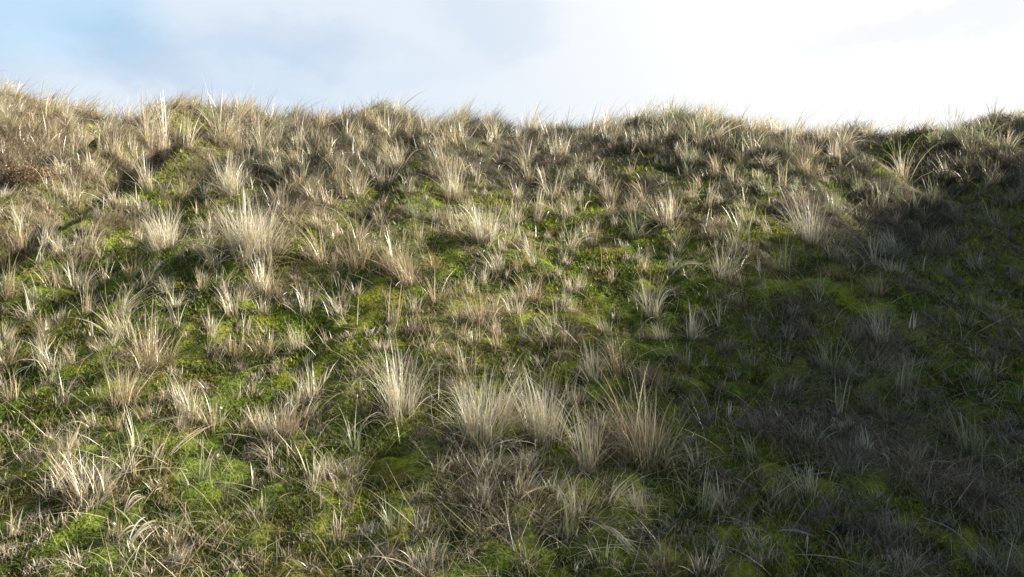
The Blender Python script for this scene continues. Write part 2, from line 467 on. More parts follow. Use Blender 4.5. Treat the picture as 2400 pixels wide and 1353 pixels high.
def tuft_geometry(x, y, z, h, wpx, lean, kind, tone, r):
    """blades and thatch of one tussock, in world space. h, wpx, lean in pixels of the photograph"""
    k = y / F
    H = h * k * 1.02; Wd = wpx * k; ln = lean * k
    nb, arch, tk, tv, wk, th = KIND[kind]
    size = math.sqrt(h * max(wpx, 30))
    n = int(nb * (min(size, 120) * 1.1 + 30))
    br = min(.02 + Wd * .09, .09) * (.5 if kind == 's' else 1) * (1.5 if kind in 'dmD' else 1)
    u = np.sqrt(r.random(n)) * br; a0 = r.random(n) * 2 * math.pi
    bx = x + u * np.cos(a0); by = y + u * np.sin(a0) * .8
    base = np.stack([bx, by, height(bx, by) - .01], 1)
    # leaves stand in a few shoots, each with a lean and a length of its own
    ns = int(np.clip(2 + Wd / .045, 3, 13)) if kind != 's' else 3
    sh = r.integers(0, ns, n)
    sa = r.random(ns) * 2 * math.pi; st = (r.random(ns) ** .7); sl_ = r.uniform(.62, 1.06, ns); sl_[0] = 1.05
    tm = math.atan2(max(Wd / 2, .03), H * .95) * tk * .86
    a1 = sa[sh] + r.normal(0, .45, n)
    br2 = br * (.35 + .65 * st[sh])
    bx = x + br2 * np.cos(sa[sh]) + r.normal(0, .014 + br * .16, n); by = y + (br2 * np.sin(sa[sh]) + r.normal(0, .014 + br * .16, n)) * .8
    base = np.stack([bx, by, height(bx, by) - .01], 1)
    phi = np.where(r.random(n) < .72, a1, r.random(n) * 6.283)
    tilt = np.clip(st[sh] * tm * 1.05 + r.normal(0, .13 + .1 * tm, n), 0, 1.5)
    Lg = H * 1.08 * sl_[sh] * (1 - tv * np.abs(r.normal(0, 1.0, n)))
    Lg = np.clip(Lg, H * .22, H * 1.2) * (1 + .25 * np.clip(tilt - .4, 0, 1))
    curv = arch * np.abs(r.normal(.6, .7, n))
    if kind == 'a': Lg = Lg * 1.3
    strag = r.random(n) < .13                               # broken and drooping leaves
    tilt = np.where(strag, tilt + r.uniform(.5, 1.1, n), tilt); curv = np.where(strag, curv + .5, curv); Lg = np.where(strag, Lg * 1.25, Lg)
    if kind == 'f': tilt = tilt + .5
    wid = np.maximum(.0036, y * .00058) * wk * r.uniform(.55, 1.3, n) * np.where(r.random(n) < .16, 1.9, 1.0)
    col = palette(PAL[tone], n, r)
    wide = wid > np.median(wid) * 1.5
    col = np.where(wide[:, None], np.clip(col * 1.15, 0, .82), col)
    K = 7 if y < 8 else 6
    lf = (Lg / H) * r.uniform(.6, 1.25, n)
    A_ = ribbons(base, phi, tilt, curv, Lg, wid, col, K, r, lean=(ln * lf, r.normal(0, .25, n) * abs(ln) + .04 * H), power=1.4)
    # dead skirt
    m = int(n * th * (1.6 if kind == 's' else 1)) + 14
    u = np.sqrt(r.random(m)) * br * 1.5; a0 = r.random(m) * 2 * math.pi
    bx = x + u * np.cos(a0); by = y + u * np.sin(a0) * .8
    base = np.stack([bx, by, height(bx, by) + r.random(m) * .05 * H], 1)
    tl = r.uniform(.25, 1.35, m); cv = r.uniform(.2, 1.7, m)
    L2 = H * r.uniform(.2, .62, m) * (1.2 if kind == 'm' else 1)
    th_pal = PAL['k'] if tone == 'k' else THATCH + [PAL[tone][2]]
    B_ = ribbons(base, a0 + r.normal(0, .9, m), tl, cv, L2, np.maximum(.0025, y * .00042) * r.uniform(.5, 1.3, m),
                 palette(th_pal, m, r), 4, r, lean=(ln * .25, 0), basemix=.3, wob=.3)
    return A_, B_

# ------------------------------------------------------------------ every tussock the photograph shows large enough to tell apart
# px, py of the base, height, width, lean (pixels of the photograph), kind, tone
T = """
25 262 88 95 22 m t|the big wind-swept tussock on the crest at the far left edge
100 262 60 50 22 u p
132 270 55 45 18 u p
160 285 62 45 8 u p
195 278 55 50 18 u p
228 282 52 45 16 u p
262 292 55 50 15 u p
300 292 56 50 18 u p
340 296 62 60 16 u p
385 296 52 50 14 u p
345 348 100 70 -22 a p
385 380 115 70 -12 u p|tall pale tussock with splayed stiff leaves between two dark hollows, upper left
265 375 95 60 -12 a p
220 418 85 60 0 u p
170 372 60 30 -15 s g
105 330 60 60 -10 a t
60 350 50 70 0 m b
415 352 62 50 4 u t
440 352 82 50 0 u p
484 288 58 62 8 m g|dark grey-green mound on the crest under pale plumes
520 335 110 110 14 a p
562 288 80 78 18 m p|mounded crest tussock with a dark hollow and long pale plumes
556 362 100 80 -4 a t
612 366 92 60 -10 a p
598 320 90 60 6 a p
640 300 56 62 0 m g
690 296 50 64 0 m g
700 366 92 60 0 u p
735 362 90 44 0 u t
655 348 72 40 -15 s p
770 372 72 40 4 u t
350 456 92 60 -26 u p
150 478 86 50 0 u p
176 490 86 60 6 a p
270 496 72 70 -32 a p
42 530 78 50 -12 u p
68 516 55 18 6 s p
58 606 100 84 6 a t
96 592 104 24 3 u p
197 582 82 40 -6 u p
222 592 72 30 8 s p
325 508 62 44 -5 a p
388 586 115 95 -10 D w|dense pale tussock spilling right above a mossy hollow, left of the brightest clump
430 472 56 44 0 u t
482 598 75 90 18 a p
538 462 112 62 0 D w|brightest pale upright tussock alone on the upper left slope
572 596 175 112 -12 D w|tall bleached tussock, left half of the biggest pale clump
612 602 165 112 6 D w|tall bleached tussock, right half of the biggest pale clump
650 474 62 60 -12 u p
690 450 66 60 6 a t
745 430 54 28 0 s p
703 440 55 34 0 a t
804 468 72 34 -12 u t
836 452 66 42 5 u t
797 420 66 44 -8 u t
733 468 46 56 -20 u p
646 602 84 92 36 a p
573 628 84 34 3 u p
503 630 92 92 -16 a p
406 574 112 52 -8 u p
456 600 62 50 0 a t
754 628 112 66 -42 a t
800 556 64 32 -20 u t
840 588 90 54 -16 a t
690 526 62 52 10 a t
14 708 124 54 -4 u t
130 683 92 62 -20 a t
180 682 86 92 0 a p
314 655 76 42 0 u t
343 676 72 104 32 a p
288 742 78 92 52 a p|tussock combed over to the right in one long silvery sweep
207 744 86 38 5 u t
112 786 68 52 -5 d t|short squat tan tussock alone on dark moss
282 796 102 92 -42 u p
420 778 92 24 -8 s p
350 874 175 56 0 d t|very tall narrow tan tussock on the left half of the slope
386 862 92 74 10 a t
543 742 92 54 -12 u p
562 716 72 44 16 u p
617 744 62 40 6 u p
620 690 104 64 5 d p
718 740 84 44 0 u p
798 745 94 62 -26 u p
623 834 74 84 0 d t
699 826 84 44 -4 u p
680 834 60 22 -20 s p
497 790 82 62 0 u p
258 894 92 44 -14 s g
173 862 74 44 -16 s p
290 950 132 54 4 d t|tall tan tussock with an orange-brown foot, lower left
28 946 92 30 -8 u t
140 952 62 44 0 a b
427 950 84 64 -20 u p
731 942 96 64 -6 u p
758 908 62 30 10 s p
503 848 72 44 16 a b
842 628 122 92 0 d t
836 700 62 44 0 u p
930 640 114 94 -20 d t
963 674 104 64 -26 d t|dense tan tussock leaning left with a dark hollow at its left foot
1017 640 72 44 0 u o|small ochre tussock among green moss in the middle
1134 568 114 94 -10 D w|brightest dense white tussock near the middle of the slope
1200 562 78 62 6 u p
1019 550 52 28 0 s p
1064 556 72 44 -12 a t
1168 642 82 62 -22 u p
1212 640 62 44 10 a t
1332 596 102 116 12 a p|silvery tussock spraying to the right above the brightest green moss
1493 560 98 116 4 a g|star-shaped grey-green tussock with evenly splayed arching leaves
1436 650 52 34 0 s t
1246 706 84 64 0 d t
1122 766 106 66 -20 d t
1156 752 82 62 10 d t
1215 746 84 64 0 a p
1026 714 92 64 4 a t
1526 752 116 132 2 a w|big silvery fountain tussock with a snapped white leaf, right of centre
923 768 112 50 -4 s t
996 834 62 64 22 a p
1090 878 76 74 -16 a p
1277 808 72 104 -34 a p
1300 772 94 26 0 s p
1393 900 116 54 0 u p
1452 886 124 66 6 u t
1334 810 72 64 0 d b
939 990 194 112 -12 d w|tall lone tussock with an orange-brown foot left of the big clump
1120 1048 196 160 0 D w|largest clump, its leftmost dense silvery tussock
1178 1004 150 94 42 u p|tussock in the largest clump with a few leaves hooked right
1266 1042 194 114 -6 D w|largest clump, its middle tussock with a white stiff crown
1378 1114 204 114 -20 u p|tussock with long straight leaves in front of the largest clump
1500 1086 246 170 -42 d t|tallest tan tussock, right end of the largest clump
1546 1066 116 64 12 u t
1029 1124 96 24 5 s p
830 1072 122 44 -14 s g
849 975 62 24 0 s b
1150 1118 92 120 18 m p|drooping dead tussock hanging over a dark hollow below the largest clump
1240 1172 96 250 66 a w|low tussock arching far to the right across the lower centre
1236 1172 84 44 16 u o
1252 1224 66 190 34 a t
1325 1268 112 64 8 u g
1362 1232 110 120 30 a p
1405 1262 66 150 70 f p|flattened tussock whose leaves sweep down towards the bottom edge
1142 1274 56 140 -10 a b
918 1270 94 140 0 a g
980 1264 64 120 6 a p
1650 1216 134 74 14 s g|sparse stiff grey-green tussock on dark moss, bottom right of centre
1562 1100 106 190 64 a g
1300 1178 84 150 30 a p
1440 1190 80 170 50 a p
1190 1245 60 130 -16 a t
1356 1350 52 34 0 s p
838 1345 56 64 0 a t
1655 1344 74 66 8 u p
212 1184 154 124 -5 d p|tall pale tussock in the bottom left corner with a dark dead foot
146 1130 130 62 8 u t
90 1088 74 74 10 d b
305 1121 86 44 -22 s p
318 1061 112 24 -8 s p
358 1077 92 64 8 s p
443 987 94 84 -14 d p
422 1026 62 34 0 u t
503 1012 94 54 0 u t
570 1012 62 50 0 u t
606 1014 74 44 6 u p
666 1042 116 94 0 d t
640 1034 104 44 -5 u p
633 1085 44 84 -42 a p
733 1162 122 64 -5 s p|sparse star of thick straw leaves on bright moss, left of the bottom centre
475 1150 114 50 10 s g
500 1172 42 94 0 m b
600 1222 52 64 0 a p
723 986 62 64 32 u p
244 970 42 34 -22 s p
174 1350 52 124 -20 a p
385 1192 42 44 0 s t
905 330 84 74 -5 d p|dense pale tussock standing tallest just below the crest, left of centre
815 322 62 34 10 u p
887 394 54 20 0 s p
913 378 72 44 4 u t
937 404 94 44 -15 d p
913 444 62 64 16 a p
836 446 62 44 0 u t
827 366 58 84 0 s p
860 300 56 60 0 m t
800 292 52 56 6 m t
750 300 52 56 6 m p
950 296 50 60 0 m t
1067 472 132 94 -20 d p
1034 398 92 64 -15 u p
1143 388 62 74 0 s g|small star of stiff green leaves against the dark hollow under the crest
1240 392 84 64 10 a p
1208 392 66 60 0 m b
1310 370 78 44 5 d p
1388 424 62 94 10 a p
1350 340 56 50 0 u t
1470 354 72 40 8 s g
1524 352 88 44 -5 s p
1550 345 72 34 -8 s p
1434 342 62 52 0 u p
1083 284 56 60 5 m t
1145 300 50 60 5 m b
1163 336 64 44 0 u p
1236 324 72 62 0 d t
1006 332 72 54 -5 d p
1034 330 66 50 0 u t
1235 436 66 50 0 a t
1272 440 62 44 0 u t
1294 468 84 94 10 a p
1264 504 94 44 8 u p
1208 528 84 62 8 u p
1020 510 60 30 0 s t
893 524 66 60 0 a t
1330 500 72 44 -6 u t
1368 498 82 54 5 s g
1434 484 94 84 0 d t|bushy tan tussock above the green moss, right of centre
1568 530 104 94 0 d p
1100 500 60 50 0 u t
1570 296 56 80 0 m g|wide dark green mound on the crest, left part
1625 296 58 90 4 m g|wide dark green mound on the crest, right part
1668 298 62 60 15 d p
1725 304 58 60 6 u p
1762 310 62 50 4 u p
1800 326 60 60 6 u t
1848 342 72 94 20 a p
1930 352 76 64 16 a p
1886 326 62 50 4 u p
1978 346 62 94 20 a p
1637 350 54 40 6 a p
1611 366 62 30 4 s p
1767 366 62 44 4 u p
1971 392 64 30 -5 s p
1886 416 84 74 0 d t
1834 442 84 62 0 s p
1723 456 62 40 -6 s p
1680 420 66 50 0 u t
1775 452 44 22 -10 s p
2062 498 104 64 -12 s g
2113 424 84 94 -12 a p
2312 426 94 44 -5 s g
2125 510 54 40 10 s g
1958 510 84 44 0 u g
1900 572 142 94 8 d w|tall silvery tussock on the edge of the shade, right side
1802 556 72 24 -22 s p
1735 556 84 50 0 u g
1697 664 114 116 10 a p|silvery arching tussock right of centre with bright hooked tips
1832 640 94 74 10 a g
1785 650 62 24 -4 s p
1952 654 52 44 0 d o
1996 640 56 44 -6 s p
2046 622 104 64 -12 s p
2070 600 66 130 50 a g
1917 722 76 34 0 s p|three short stiff white leaves standing on shaded moss
2058 806 116 54 -16 u p|pale spiky tussock on a brown mound at the edge of the shade
2075 812 50 110 6 m b
1624 800 104 44 10 u p
1686 776 94 34 -5 s p
1850 806 56 60 16 s p
1855 800 40 100 0 m b
1944 878 134 64 5 u g
2110 936 134 64 -16 u g|thick pale tussock glowing against the deep shade
2060 880 60 140 40 a g
1612 866 90 60 20 s g
1965 978 112 34 0 s g
1890 1046 84 64 -5 a g
1780 1010 62 84 0 m b
1980 1080 74 124 0 m b
2110 1000 66 90 0 m b
2272 1076 154 74 -20 u g|grey-green tussock standing in the deepest shade, far right
2285 1170 76 130 0 m b
1990 1184 44 124 36 f g
2035 1256 54 104 0 m b
1760 600 60 60 0 u t
1660 560 60 70 0 d b
1580 640 60 60 10 a g
2230 330 66 70 6 a g
2268 352 62 60 -6 a g
2310 340 60 70 10 a g
2190 350 56 60 4 u g
2385 350 54 60 0 a g
2240 400 52 60 0 m b
2180 480 44 80 0 m b
2010 455 46 60 0 a g
2330 520 60 60 0 u g
2200 600 70 70 0 m g
2290 640 62 80 0 a g
2140 680 50 90 0 m b
2360 820 50 90 0 m b
2210 770 50 40 4 s g
1545 930 60 60 6 a b
""".strip().splitlines()

def ordinal(i): return ['first', 'second', 'third', 'fourth', 'fifth', 'sixth', 'seventh', 'eighth', 'ninth', 'tenth', 'eleventh', 'twelfth'][i]
KW = {'D': 'dense bushy', 'u': 'stiff upright', 'a': 'arching', 's': 'sparse thin', 'd': 'dense bushy', 'm': 'low mounded', 'f': 'flattened'}
TW = {'k': 'dark', 'w': 'bleached', 'p': 'pale', 't': 'tan', 'g': 'grey-green', 'b': 'brown', 'o': 'ochre'}

def place_words(px, py):
    v = next(w for lim, w in ((300, 'on the crest'), (400, 'just below the crest'), (520, 'high on the slope'), (680, 'halfway up the slope'),
                              (850, 'below the middle of the slope'), (1060, 'low on the slope'), (9999, 'at the foot of the slope')) if py < lim)
    h = next(w for lim, w in ((300, 'far left'), (700, 'left'), (1200, 'left of centre'), (1700, 'right of centre'), (2100, 'right'), (9999, 'far right')) if px < lim)
    return v, h

def label_all(rows):
    groups = {}
    for r_ in rows:
        if r_['label']: continue
        v, h = place_words(r_['px'], r_['py'])
        sz = 'tall ' if r_['h'] > 1.25 * np.interp(r_['py'], [260, 500, 1100], [62, 72, 90]) else ('small ' if r_['h'] < .8 * np.interp(r_['py'], [260, 500, 1100], [62, 72, 90]) else '')
        groups.setdefault((sz + TW[r_['tone']] + ' ' + KW[r_['kind']] + ' tussock ' + v, h), []).append(r_)
    for (a, h), g in groups.items():
        g.sort(key=lambda q: q['px'])
        for i, r_ in enumerate(g):
            if len(g) == 1: r_['label'] = a + ', ' + h
            else: r_['label'] = a + ', ' + h + ', ' + ordinal(i) + ' from left'

def build_tussocks():
    rows = []
    for line in T:
        d, _, lab = line.partition('|')
        q = d.split()
        rows.append(dict(px=float(q[0]), py=float(q[1]), h=float(q[2]), w=float(q[3]), lean=float(q[4]), kind=q[5], tone=q[6], label=lab or None))
    r = np.random.default_rng(5)
    # tussocks between the named ones: dense under the crest, sparse on the moss
    taken = [(q['px'], q['py']) for q in rows]
    small = []
    tries = 0
    while len(small) < 1650 and tries < 90000:
        tries += 1
        px = r.uniform(-420, 3050); py = 262 + 1100 * r.random() ** 1.9
        cz = float(np.interp(px, CPX, CPY))
        if py < cz + 2: continue
        dmin = 10 + 24 * (py - 260) / 700 + (8 if py > 700 else 0)
        if py > 620 and r.random() < .35: continue
        if any((px - a) ** 2 / 1.0 + ((py - b) * 1.5) ** 2 < dmin ** 2 for a, b in taken): continue
        taken.append((px, py))
        up = np.interp(py, [270, 420, 700, 1300], [50, 54, 56, 66])
        h = up * (.45 + .85 * r.random() ** 1.4)
        wd = h * r.uniform(.4, 1.0)
        kind = r.choice(list('uasdm'), p=[.30, .26, .16, .14, .14])
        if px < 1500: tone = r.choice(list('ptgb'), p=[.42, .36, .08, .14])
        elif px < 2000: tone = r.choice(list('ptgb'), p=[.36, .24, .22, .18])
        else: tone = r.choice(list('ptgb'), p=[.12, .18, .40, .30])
        if kind == 'm': tone = 'b' if r.random() < .6 else tone
        lean = r.normal(0, 9) + (8 if py < 320 else 0)
        small.append(dict(px=px, py=py, h=h, w=wd, lean=lean, kind=kind, tone=tone, label=None))
    for _ in range(420):                                # ragged plumes all along the crest
        px = r.uniform(-420, 2850); py = float(np.interp(px, CPX, CPY)) + r.uniform(-8, 24)
        if 2040 < px < 2170 and r.random() < .6: continue
        small.append(dict(sky=True, px=px, py=py, h=r.uniform(14, 44) * (.7 + .6 * float(vnoise(px / 90, 0, 3))), w=r.uniform(30, 60), lean=r.uniform(2, 22), kind=r.choice(list('uad')),
                          tone=r.choice(list('wptg'), p=[.45, .30, .15, .10] if px < 1300 else [.15, .25, .25, .35]), label=None))
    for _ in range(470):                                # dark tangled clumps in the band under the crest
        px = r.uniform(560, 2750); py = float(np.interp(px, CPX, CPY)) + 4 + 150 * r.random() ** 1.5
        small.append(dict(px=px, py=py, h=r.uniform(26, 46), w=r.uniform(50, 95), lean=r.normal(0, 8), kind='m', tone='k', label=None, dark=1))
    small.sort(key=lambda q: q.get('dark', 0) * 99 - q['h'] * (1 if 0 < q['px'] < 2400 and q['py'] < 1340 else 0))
    take = max(0, 298 - len(rows))
    rows += small[:take]; rest = small[take:]
    label_all(rows)
    allr = rows + rest
    for q in allr:                                     # the wind combs the crest to the right and the leaves are long there
        edge = float(1 - sstep(q['py'] - np.interp(q['px'], CPX, CPY), 5, 70))
        q['h'] *= 1 + .35 * edge; q['lean'] += 16 * edge * (1 if q['px'] < 1500 else .4)
    X_, Y_, Z_ = ground_at([q['px'] for q in allr], [q['py'] for q in allr])
    on = np.array([bool(q.get('sky')) for q in allr])
    SY = skyline([q['px'] for q in allr]) + r.normal(.1, .28, len(allr))
    Y_ = np.where(on, SY, Y_); X_ = np.where(on, (np.array([q['px'] for q in allr]) - 1200) / F * Y_, X_); Z_ = height(X_, Y_)
    stuff = []
    for i, q in enumerate(allr):
        rr = np.random.default_rng(1000 + i)
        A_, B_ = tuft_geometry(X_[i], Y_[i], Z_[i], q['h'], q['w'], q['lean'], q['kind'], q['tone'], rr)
        if i < len(rows):
            org = np.array([X_[i], Y_[i], Z_[i]])
            a = bpy.data.objects.new('marram_tussock', None); sc.collection.objects.link(a)
            a.location = org
            l_ = make_mesh('leaf_blades', A_[0] - org, A_[1], A_[2], M_BLADE)
            l_.parent = a
            tag(a, q['label'], 'grass tussock', 'marram grass tussocks on the dune slope')
            b = make_mesh('dead_thatch', B_[0] - org, B_[1], B_[2], M_THATCH)
            b.parent = a
        else:
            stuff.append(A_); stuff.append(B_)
    for i in range(330):                                # the bank that closes the slope on the right carries the same tufts
        rr = np.random.default_rng(9000 + i)
        y = rr.uniform(1.5, 13.0); x = rr.uniform(max(6.5, .74 * y), 15.0)
        hh = rr.uniform(.25, .6) * F / y
        a, b = tuft_geometry(x, y, float(height(x, y)), hh, hh * rr.uniform(.5, 1), 0, rr.choice(list('uadm')), rr.choice(list('ptgb')), rr)
        stuff.append(a); stuff.append(b)
    v, f, c = join(stuff)
    tag(make_mesh('dune_grass', v, f, c, M_BLADE), 'small tufts of marram grass scattered between the big tussocks', kind='stuff')
    return X_, Y_

# ------------------------------------------------------------------ moss, litter, loose straw
def scatter_px(n, r, pw=1.0):
    px = r.uniform(-330, 3150, n); py = 255 + 1200 * r.random(n) ** pw
    x, y, z = ground_quick(px, py)
    x = x + r.normal(0, .05, n); y = y + r.normal(0, .05, n) * 1.5
    return x, y

def build_cover():
    r = np.random.default_rng(77)
    # moss sprigs: little upright leafy tips
    n = 500000
    x, y = scatter_px(n, r, .9)
    m = moss_field(x, y)
    k = r.random(n) < m * 1.15
    x, y = x[k], y[k]; n = len(x)
    z = height(x, y) + .018
    s = np.clip(y * .0042, .014, .06) * r.uniform(.4, 1.5, n)
    phi = r.random(n) * 6.283; tl = r.uniform(.1, 1.25, n)
    d = np.stack([np.sin(tl) * np.cos(phi), np.sin(tl) * np.sin(phi), np.cos(tl)], 1)
    ps = phi + 1.571 + r.normal(0, .8, n)
    sv = np.stack([np.cos(ps), np.sin(ps), r.normal(0, .3, n)], 1)
    b = np.stack([x, y, z - .008], 1)
    V = np.stack([b - sv * (s * .30)[:, None], b + sv * (s * .30)[:, None], b + d * s[:, None] * 1.15], 1).reshape(-1, 3)
    c = moss_tint(x, y) * np.exp(r.normal(0, .42, (n, 1))) * (1 + r.normal(0, .06, (n, 3)))
    C = np.repeat(np.clip(c, .008, .5), 3, 0)
    tag(make_mesh('moss', V, None, C, M_MOSS, faces3=np.arange(n * 3).reshape(-1, 3)),
        'yellow-green and dark green moss cushions carpeting the dune between the tussocks', kind='stuff')
    # short dead grass and litter
    n = 330000
    x, y = scatter_px(n, r, 1.25)
    m = moss_field(x, y)
    k = r.random(n) < np.clip(1.05 - m * .93, .05, 1) * np.clip(.35 + 1.1 * fbm(x, y, .45, 131, 3), 0, 1)
    x, y = x[k], y[k]
    xe = r.uniform(6.0, 15.5, 46000); ye = r.uniform(-1, 13.5, 46000); ke = xe > .7 * ye
    x = np.concatenate([x, xe[ke]]); y = np.concatenate([y, ye[ke]]); n = len(x)
    base = np.stack([x, y, height(x, y) + .004], 1)
    patch = sstep(fbm(x, y, .8, 137, 3), .42, .62)
    tl = r.uniform(.35, 1.5, n); cv = r.uniform(-.2, 1.4, n)
    Lg = r.uniform(.035, .15, n) * (.8 + .5 * patch) * (1 + .9 * sstep(y, 6.5, 11))
    pal = np.array([(.22, .175, .12), (.31, .25, .17), (.42, .345, .23), (.52, .44, .30), (.15, .12, .09), (.33, .24, .135)])
    idx = np.minimum((r.random(n) ** (1.3 - .5 * patch) * 6).astype(int), 5)
    # matted straw stays tan and bleached on the left, darker and greyer-brown elsewhere up the slope, most near the crest
    darken = (sstep(x, -4.5, -.5) * sstep(y, 6, 9))[:, None]
    col = pal[idx] * (1 + r.normal(0, .15, (n, 1))) * (1 - darken * np.array([.42, .40, .34])) * (1 - .3 * sstep(y, 9.8, 11.5)[:, None] * darken) * .92
    v, f, c = ribbons(base, r.random(n) * 6.283, tl, cv, Lg, np.maximum(.0026, np.hypot(x, y) * .00038) * r.uniform(.5, 1.4, n), np.clip(col, .02, .7), 3, r, wob=.4, basemix=.2)
    tag(make_mesh('dry_litter', v, f, c, M_THATCH), 'short dead grey-brown grass and litter matted over the slope', kind='stuff')
    # long loose straws lying about
    n = 17000
    x, y = scatter_px(n, r, .95)
    kk = r.random(n) < .25 + .75 * sstep(fbm(x, y, .8, 151, 3), .40, .62)
    x, y = x[kk], y[kk]; n = len(x)
    base = np.stack([x, y, height(x, y) + .01], 1)
    v, f, c = ribbons(base, r.random(n) * 6.283, r.uniform(.5, 1.5, n), r.uniform(-.1, 1.5, n), .09 + .36 * r.random(n) ** 1.6,
                      np.maximum(.0028, y * .0004) * r.uniform(.5, 1.4, n), palette(PAL['p'] + PAL['t'] + PAL['g'][:2], n, r), 6, r, wob=.35, basemix=.1)
    tag(make_mesh('loose_straw', v, f, c, M_BLADE), 'long bleached grass leaves fallen across moss and litter', kind='stuff')

# ------------------------------------------------------------------ single things
def fallen(px0, py0, px1, py1, nb, spread, tone, label, wid=1.3, bow=.05):
    r = np.random.default_rng(int(px0 * 7 + py0))
    xa, ya, za = ground_at([px0, px1], [py0, py1])
    dx, dy = xa[1] - xa[0], ya[1] - ya[0]
    Ln = math.hypot(dx, dy, za[1] - za[0]); ang = math.atan2(dy, dx)
    n = nb; K = 9; s = np.linspace(0, 1, K + 1)
    P = np.zeros((n, K + 1, 3)); sl = []
    for i in range(n):
        L0 = r.uniform(0, .15) if n > 1 else 0; L1 = r.uniform(.75, 1.05) if n > 1 else 1
        t = L0 + (L1 - L0) * s
        a = r.normal(0, spread); bw = bow + (r.normal(0, .04) if n > 1 else 0)
        ox = -math.sin(ang) * (a * t * Ln + bw * Ln * np.sin(t * 3.14)); oy = math.cos(ang) * (a * t * Ln + bw * Ln * np.sin(t * 3.14))
        P[i, :, 0] = xa[0] + dx * t + ox; P[i, :, 1] = ya[0] + dy * t + oy
        P[i, :, 2] = height(P[i, :, 0], P[i, :, 1]) + .035 + .03 * r.random() + .03 * np.sin(t * 3.1)
    w = .0030 * wid * r.uniform(.7, 1.2, n)
    prof = np.clip(1 - np.abs(2 * s - .8) ** 3 * .55, .15, 1)
    off = np.array([-math.sin(ang) * .8, math.cos(ang) * .8, .35])[None, None, :] * (w[:, None] * prof[None, :])[:, :, None]
    V = np.stack([P - off, P + off], 2).reshape(-1, 3)
    C = np.repeat(palette(PAL[tone], n, r), (K + 1) * 2, 0)
    i0 = (np.arange(n) * (K + 1) * 2)[:, None] + (np.arange(K) * 2)[None, :]
    Fc = np.stack([i0, i0 + 1, i0 + 3, i0 + 2], -1).reshape(-1, 4)
    org = V.mean(0)
    o = make_mesh('fallen_leaves' if n > 1 else 'fallen_leaf', V - org, Fc, C, M_BLADE); o.location = org
    tag(o, label, 'fallen grass', 'grass leaves fallen on the moss')

def tube_path(P, r0, r1, nseg=4):
    """a thin tapering twig along the points P"""
    P = np.asarray(P); n = len(P); V = []; Fs = []
    for i in range(n):
        t = P[min(i + 1, n - 1)] - P[max(i - 1, 0)]; t = t / (np.linalg.norm(t) + 1e-9)
        a = np.cross(t, [0.3, .9, .1]); a /= np.linalg.norm(a) + 1e-9; b = np.cross(t, a)
        rad = r0 + (r1 - r0) * i / (n - 1)
        for k in range(nseg):
            th = 2 * math.pi * k / nseg
            V.append(P[i] + rad * (math.cos(th) * a + math.sin(th) * b))
    for i in range(n - 1):
        for k in range(nseg):
            Fs.append((i * nseg + k, i * nseg + (k + 1) % nseg, (i + 1) * nseg + (k + 1) % nseg, (i + 1) * nseg + k))
    return np.array(V), np.array(Fs)

def shrub(px, py, hpx, wpx, label, cat, seed, stems, depth, twig_col, leaf_cols, nleaf, leaf_size, name, lean=0, rad=.008):
    r = np.random.default_rng(seed)
    x, y, z = [float(v[0]) for v in ground_at([px], [py])]
    k = y / F; H = hpx * k; Wd = wpx * k
    tips = []; parts = []
    def grow(p, d, length, rad, lev):
        pts = [p]; n = 4
        for i in range(n):
            d = d + r.normal(0, .22, 3); d[2] += .04; d /= np.linalg.norm(d)
            p = p + d * length / n; pts.append(p)
        V, Fc = tube_path(pts, rad, rad * .55)
        parts.append((V, Fc, np.repeat(np.array([twig_col]) * r.uniform(.7, 1.3), len(V), 0)))
        tips.extend(pts[2:])
        if lev > 0:
            for j in range(r.integers(2, 5)):
                q = pts[r.integers(1, 5)]
                dd = d + r.normal(0, .6, 3); dd[2] = abs(dd[2]) * .8; dd /= np.linalg.norm(dd)
                grow(q, dd, length * r.uniform(.5, .8), rad * .6, lev - 1)
    for s_ in range(stems):
        a = r.random() * 6.283; t = abs(r.normal(0, .5)) * math.atan2(Wd / 2, H * .8)
        b = np.array([x + r.normal(0, Wd * .10), y + r.normal(0, Wd * .08), 0]); b[2] = float(height(b[0], b[1])) - .02
        d = np.array([math.sin(t) * math.cos(a) * 1.3 + lean, math.sin(t) * math.sin(a), math.cos(t)])
        grow(b, d / np.linalg.norm(d), H * r.uniform(.42, .62), rad, depth)
    org = np.array([x, y, z])
    v, f, c = join(parts)
    root = bpy.data.objects.new(name, None); sc.collection.objects.link(root); root.location = org
    tag(root, label, cat)
    o = make_mesh('branches', v - org, f, c, M_TWIG); o.parent = root
    if nleaf:
        tp = np.array(tips); q = tp[r.integers(0, len(tp), nleaf)] + r.normal(0, leaf_size * .9, (nleaf, 3))
        s = leaf_size * r.uniform(.5, 1.3, nleaf)
        d = r.normal(0, 1, (nleaf, 3)); d[:, 2] += .5; d /= np.linalg.norm(d, axis=1)[:, None]
        e = np.cross(d, r.normal(0, 1, (nleaf, 3))); e /= np.linalg.norm(e, axis=1)[:, None]
        V = np.stack([q, q + d * (s * .5)[:, None] + e * (s * .28)[:, None], q + d * s[:, None], q + d * (s * .5)[:, None] - e * (s * .28)[:, None]], 1).reshape(-1, 3)
        C = np.repeat(palette(leaf_cols, nleaf, r, .25), 4, 0)
        o = make_mesh('foliage', V - org, np.arange(nleaf * 4).reshape(-1, 4), C, M_LEAF); o.parent = root

